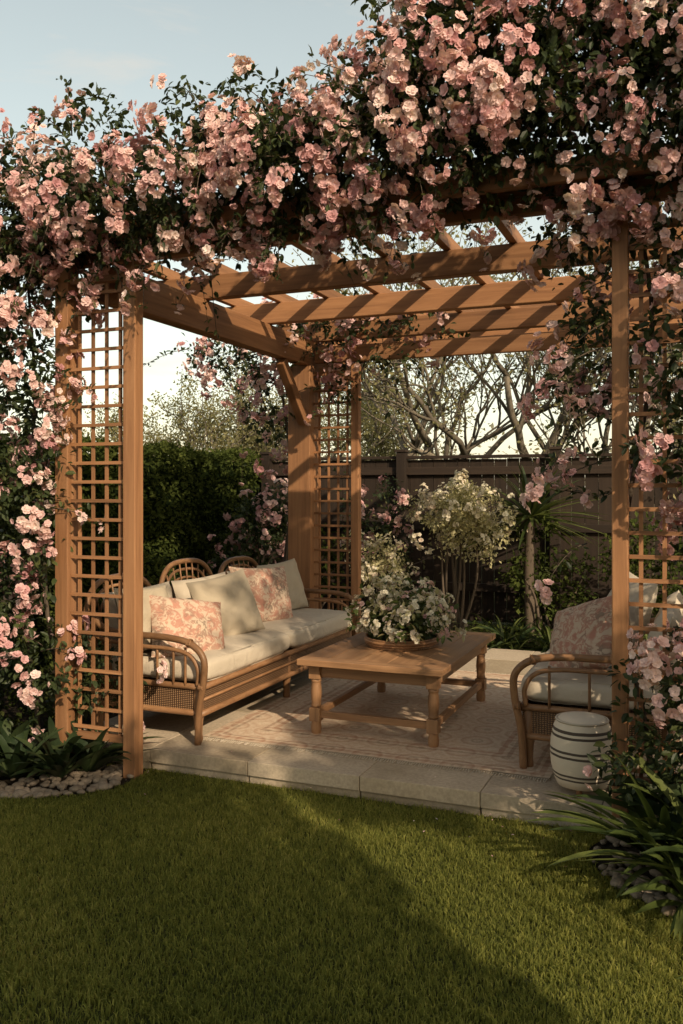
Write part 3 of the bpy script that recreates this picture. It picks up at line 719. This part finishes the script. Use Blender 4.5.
F_=empty('wooden_fence'); b=MB(); x=-5.1
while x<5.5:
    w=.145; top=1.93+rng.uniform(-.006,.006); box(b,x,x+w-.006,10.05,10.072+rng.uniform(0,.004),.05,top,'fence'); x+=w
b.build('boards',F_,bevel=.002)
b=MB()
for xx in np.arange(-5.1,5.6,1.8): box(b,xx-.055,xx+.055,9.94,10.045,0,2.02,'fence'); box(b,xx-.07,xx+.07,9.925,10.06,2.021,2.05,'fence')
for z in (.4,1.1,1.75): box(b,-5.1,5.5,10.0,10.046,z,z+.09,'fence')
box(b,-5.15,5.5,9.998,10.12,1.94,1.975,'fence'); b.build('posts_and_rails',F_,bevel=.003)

# ------------------------------------------------------------------ trees
def tree(name,base,H,r0,seed,leafmat,barkmat='hazebark',nleaf=4,lsize=.06,levels=5,spread=.62,start=.35):
    rs=np.random.default_rng(seed); E=empty(name); b=MB(); tips=[]
    def grow(p,d,L,r,lv):
        k=5; P=[p]; dd=d.copy()
        for i in range(k):
            dd=norm(dd+rs.normal(size=3)*.16+np.array([0,0,.05])); P.append(P[-1]+dd*L/k)
        P=np.array(P); tube(b,P,[r,r*.62],barkmat,6 if lv<2 else 4,raw=True)
        if lv>=levels-2:
            for q in P[2:]: tips.append(q)
        if lv>=levels: return
        nc=3 if lv else 4
        for c in range(nc):
            t=rs.uniform(.45,1) if c else 1.; q=P[min(k,int(t*k))]
            nd=norm(dd+norm(rs.normal(size=3))*spread*rs.uniform(.7,1.4)+np.array([0,0,.08]))
            grow(q,nd,L*rs.uniform(.62,.85),r*.6*rs.uniform(.8,1.05),lv+1)
    base=np.array(base,float)
    for j in range(2):
        grow(base+np.array([.1*j,0,0]),norm(np.array([rs.normal()*.25+(.25 if j else -.2),rs.normal()*.15,1.])),H*start,r0*(1-.25*j),0)
    b.build('trunk_and_branches',E)
    Tp=np.array(tips); n=len(Tp)*nleaf; P=np.repeat(Tp,nleaf,0)+rs.normal(size=(n,3))*.10
    b=MB(); inst(b,LEAF4_V,LEAF4_F,P,frames(rdir(n),rdir(n)),lsize*rng.uniform(.6,1.3,n),leafmat,np.clip(np.repeat(rs.random(len(Tp)),nleaf)*.5+rng.random(n)*.5,0,1))
    b.build('leaves',E)
tree('spring_tree',(-3.9,13,0),6.5,.12,1,'springleaf',nleaf=2)
tree('spring_tree',(-2.3,13.5,0),6.0,.11,2,'springleaf',nleaf=2)
tree('spring_tree',(-.9,12.6,0),5.6,.10,3,'springleaf',nleaf=2)
tree('spring_tree',(-6.8,15.5,0),4.6,.10,4,'springleaf',nleaf=5)
tree('spring_tree',(-9.0,15.5,0),4.4,.10,5,'springleaf',nleaf=6)
tree('spring_tree',(1.2,14,0),6,.11,8,'springleaf',nleaf=2,levels=4)
blobs=[]
for k in range(55):
    x=rng.uniform(-42,16); y=rng.uniform(26,36); h=rng.uniform(2.4,3.9)
    blobs.append((x,y,h/2,rng.uniform(1.4,2.6),1.5,h/2))
C,O=subclumps(blobs,1.1,.5); b=MB(); foliage(b,C,O,.6,15,.22,'hazeleaf',4); b.build('distant_trees')

# ------------------------------------------------------------------ shrubs & plants
def shrub(name,c,rad,n,per,leafmat,size,trunks=5,flowers=None,crad=.09,base=0.,dens=1.,fmat='petal',fsize=.028):
    E=empty(name); b=MB(); c=np.array(c,float); rad=np.array(rad,float)
    bl=[]
    for k in range(n):
        d=rdir(1)[0]; p=c+d*rad*rng.uniform(.3,.85); r=rng.uniform(.25,.42)*rad; bl.append((*p,*r))
    for k in range(trunks):
        q=np.array(bl[k%n][:3]); s=np.array([c[0]+rng.normal()*.06,c[1]+rng.normal()*.06,base]); mid=(s+q)/2+rng.normal(size=3)*.07
        tube(b,[s,mid,q],[.02,.007],'bark',6)
    b.build('stems',E); b=MB()
    C,O=subclumps(bl,dens*55/ (1+4*rad.mean()),.4); foliage(b,C,O,crad,per,size,leafmat,4); b.build('leaves',E)
    if flowers:
        C2,O2=subclumps(bl,flowers,.95); b=MB(); clusters(b,C2,O2,.05,(5,11),.06,fsize,fmat); b.build('blossoms',E)
shrub('flowering_cream_shrub',(-2.35,9.0,1.30),(.66,.48,.50),26,14,'paleleaf',.042,8,flowers=16,dens=2.0,fmat='cpetal',fsize=.021)
shrub('flowering_cream_shrub',(-3.0,8.4,.85),(.36,.3,.40),12,14,'paleleaf',.04,5,flowers=14,dens=2,fmat='cpetal',fsize=.018)
shrub('rose_bush',(-4.55,8.6,1.0),(.5,.5,.62),18,14,'leaf',.055,5,flowers=12,dens=1.6)
shrub('rose_bush',(-3.3,9.2,1.0),(.4,.4,.8),14,14,'leaf',.055,5,flowers=3)
shrub('evergreen_shrub',(-1.5,9.4,.7),(.7,.4,.6),18,16,'hedgeleaf',.06,5)
shrub('evergreen_shrub',(-.4,9.2,.75),(.6,.4,.75),18,16,'hedgeleaf',.06,5)
shrub('evergreen_shrub',(-4.2,9.4,.7),(.5,.4,.6),16,16,'hedgeleaf',.06,5)
# added unseen trees: one shades the lawn edge, one dapples the sofa
shrub('unseen_shade_tree',(3.02,.50,3.66),(.60,.58,.42),22,14,'hedgeleaf',.09,4,dens=2.2)
shrub('unseen_dapple_tree',(3.75,.45,5.45),(1.2,1.15,.65),22,9,'hedgeleaf',.10,5,crad=.13,dens=.42)

def straps(b,c,n,L,w,mat='strap',elev=(.5,1.4),droop=.6,base=.03):
    for k in range(n):
        a=rng.uniform(0,2*np.pi); el=rng.uniform(*elev); l=L*rng.uniform(.6,1.1); hd=np.array([math.cos(a),math.sin(a),0])
        t=np.linspace(0,1,9); s=np.array(c)+hd*base*rng.random()
        P=s+hd*(l*math.cos(el)*t+.15*l*t**2)[:,None]+np.array([0,0,1.])*(l*math.sin(el)*t-droop*l*t**2*rng.uniform(.6,1.2))[:,None]
        P[:,2]=np.maximum(P[:,2],c[2]-.0+.01) if c[2]<.3 else P[:,2]
        side=np.cross(hd,[0,0,1]); W=w*rng.uniform(.7,1.2)*np.sin(np.pi*np.clip(t*.88+.12,0,1))**.6; W[-1]=.001
        tw=rng.normal()*.3; sd=side*math.cos(tw)+np.array([0,0,1])*math.sin(tw)
        V=np.stack([P-sd*W[:,None]/2,P+np.array([0,0,-.18])*W[:,None],P+sd*W[:,None]/2],1).reshape(-1,3)
        F=[]
        for i in range(8):
            q=i*3; F+=[[q,q+1,q+4,q+3],[q+1,q+2,q+5,q+4]]
        b.add(V,np.array(F),mat,None,rng.random(),True)
def plant(name,specs,**kw):
    b=MB()
    for s in specs: straps(b,*s,**kw)
    b.build(name)
plant('agapanthus_plant',[((-.13,3.80,.02),60,.70,.042),((.10,3.66,.02),60,.68,.044),((.02,4.0,.02),30,.65,.04)],droop=.42)
plant('agapanthus_plant',[((-.02,3.52,.02),40,.46,.032),((.35,3.35,.02),40,.5,.034)],droop=.5)
b=MB()
for c in ((-3.2,3.82,.02),(-3.42,3.72,.02),(-3.62,3.85,.02),(-3.12,3.97,.02),(-3.95,3.7,.02)):
    straps(b,c,34,.46,.058,'broad',(.6,1.4),.45)
b.build('hosta_plant')
b=MB()
for c in ((-.12,4.0,.25),(.1,3.9,.3),(-.02,3.75,.2),(.2,3.75,.3)): straps(b,c,20,.26,.085,'broad',(.1,1.2),.45,.08)
b.build('broadleaf_plant')
b=MB(); tube(b,[(-1.65,9.3,0),(-1.67,9.3,.7),(-1.65,9.3,1.3)],[.06,.045],'bark',8)
straps(b,(-1.65,9.3,1.28),110,.72,.034,'strap',(-.3,1.5),.25); b.build('yucca_plant')
plant('ornamental_grass',[((-1.3,8.4,.02),90,.75,.02),((-.85,8.3,.02),80,.7,.02),((-1.75,8.5,.02),70,.65,.02)],droop=.7)
plant('ornamental_grass',[((-2.2,8.35,.02),60,.5,.018),((-2.7,8.3,.02),60,.5,.018),((-.4,8.4,.02),80,.8,.022)],droop=.7)
b=MB()
for k in range(10): straps(b,(rng.uniform(-5,-.2),rng.uniform(8.3,9.6),.02),30,rng.uniform(.35,.6),.04,'broad',(.4,1.3),.5)
b.build('fern_plant')
b=MB(); n=500; P=np.stack([rng.uniform(-5,.5,n),rng.uniform(8.15,9.9,n),np.full(n,.06)],1); foliage(b,P,np.tile([0,0,1.],(n,1)),.08,9,.05,'hedgeleaf',4)
n=260; P=np.stack([rng.uniform(-5.0,-3.55,n),rng.uniform(3.9,7.9,n),np.full(n,.07)],1); foliage(b,P,np.tile([0,0,1.],(n,1)),.09,10,.05,'hedgeleaf',4)
b.build('ground_cover')
b=MB(); n=50; P=np.stack([rng.uniform(-3.0,0,n),rng.uniform(3.6,4.7,n),np.zeros(n)],1); P[:,2]=np.where(P[:,1]>4.17,FZ+.006,.035)
inst(b,LEAF4_V,LEAF4_F,P,frames(rdir(n)*np.array([1,1,.15]),np.tile([0,0,1.],(n,1))+rng.normal(size=(n,3))*.2),.014*rng.uniform(.6,1.2,n),'petal',rng.random(n)); b.build('fallen_petals')

# ------------------------------------------------------------------ light
EL,AZ=R(30),R(130)
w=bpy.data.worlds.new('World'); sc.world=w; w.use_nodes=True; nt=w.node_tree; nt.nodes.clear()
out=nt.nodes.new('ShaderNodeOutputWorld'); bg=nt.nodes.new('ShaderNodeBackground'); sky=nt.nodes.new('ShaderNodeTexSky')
sky.sky_type='NISHITA'; sky.sun_disc=False; sky.sun_elevation=EL; sky.sun_rotation=AZ; sky.dust_density=2.0; sky.air_density=1.0; sky.ozone_density=1.0
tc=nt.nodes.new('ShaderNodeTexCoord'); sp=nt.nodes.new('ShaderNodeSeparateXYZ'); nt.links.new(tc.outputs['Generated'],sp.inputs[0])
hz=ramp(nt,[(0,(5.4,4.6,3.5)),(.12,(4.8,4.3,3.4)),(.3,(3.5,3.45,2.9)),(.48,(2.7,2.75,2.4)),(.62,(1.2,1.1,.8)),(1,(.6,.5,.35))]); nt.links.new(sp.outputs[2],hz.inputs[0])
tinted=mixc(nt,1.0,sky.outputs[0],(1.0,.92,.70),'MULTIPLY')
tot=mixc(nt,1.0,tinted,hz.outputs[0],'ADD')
mp=mapping(nt,tc.outputs['Generated'],(3.0,3.0,16.0))
cf=noise(nt,mp,1.1,6,.6,.4); cr=ramp(nt,[(.56,(0,0,0)),(.74,(1,1,1))]); nt.links.new(cf,cr.inputs[0])
cl=mixc(nt,math_(nt,'MULTIPLY',cr.outputs[0],.5),tot,(6.4,5.7,4.9))
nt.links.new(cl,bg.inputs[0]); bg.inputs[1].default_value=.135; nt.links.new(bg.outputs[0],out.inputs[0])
sun=bpy.data.lights.new('sun','SUN'); sun.energy=5.0; sun.angle=R(.6); sun.color=(1,.82,.58)
so=bpy.data.objects.new('sun',sun); sc.collection.objects.link(so)
s=Vector((math.sin(AZ)*math.cos(EL),math.cos(AZ)*math.cos(EL),math.sin(EL))); so.rotation_euler=(-s).to_track_quat('-Z','Y').to_euler(); so.location=(5,-5,6)

cam=bpy.data.cameras.new('camera'); co=bpy.data.objects.new('camera',cam); sc.collection.objects.link(co); sc.camera=co
cam.sensor_fit='VERTICAL'; cam.sensor_height=36; cam.lens=880/1024*36; cam.shift_y=-22/1024; cam.clip_end=1000
co.location=(0,0,1.57); co.rotation_euler=(R(90),0,R(22.2))
sc.view_settings.view_transform='Standard'; sc.view_settings.look='None'; sc.view_settings.exposure=0
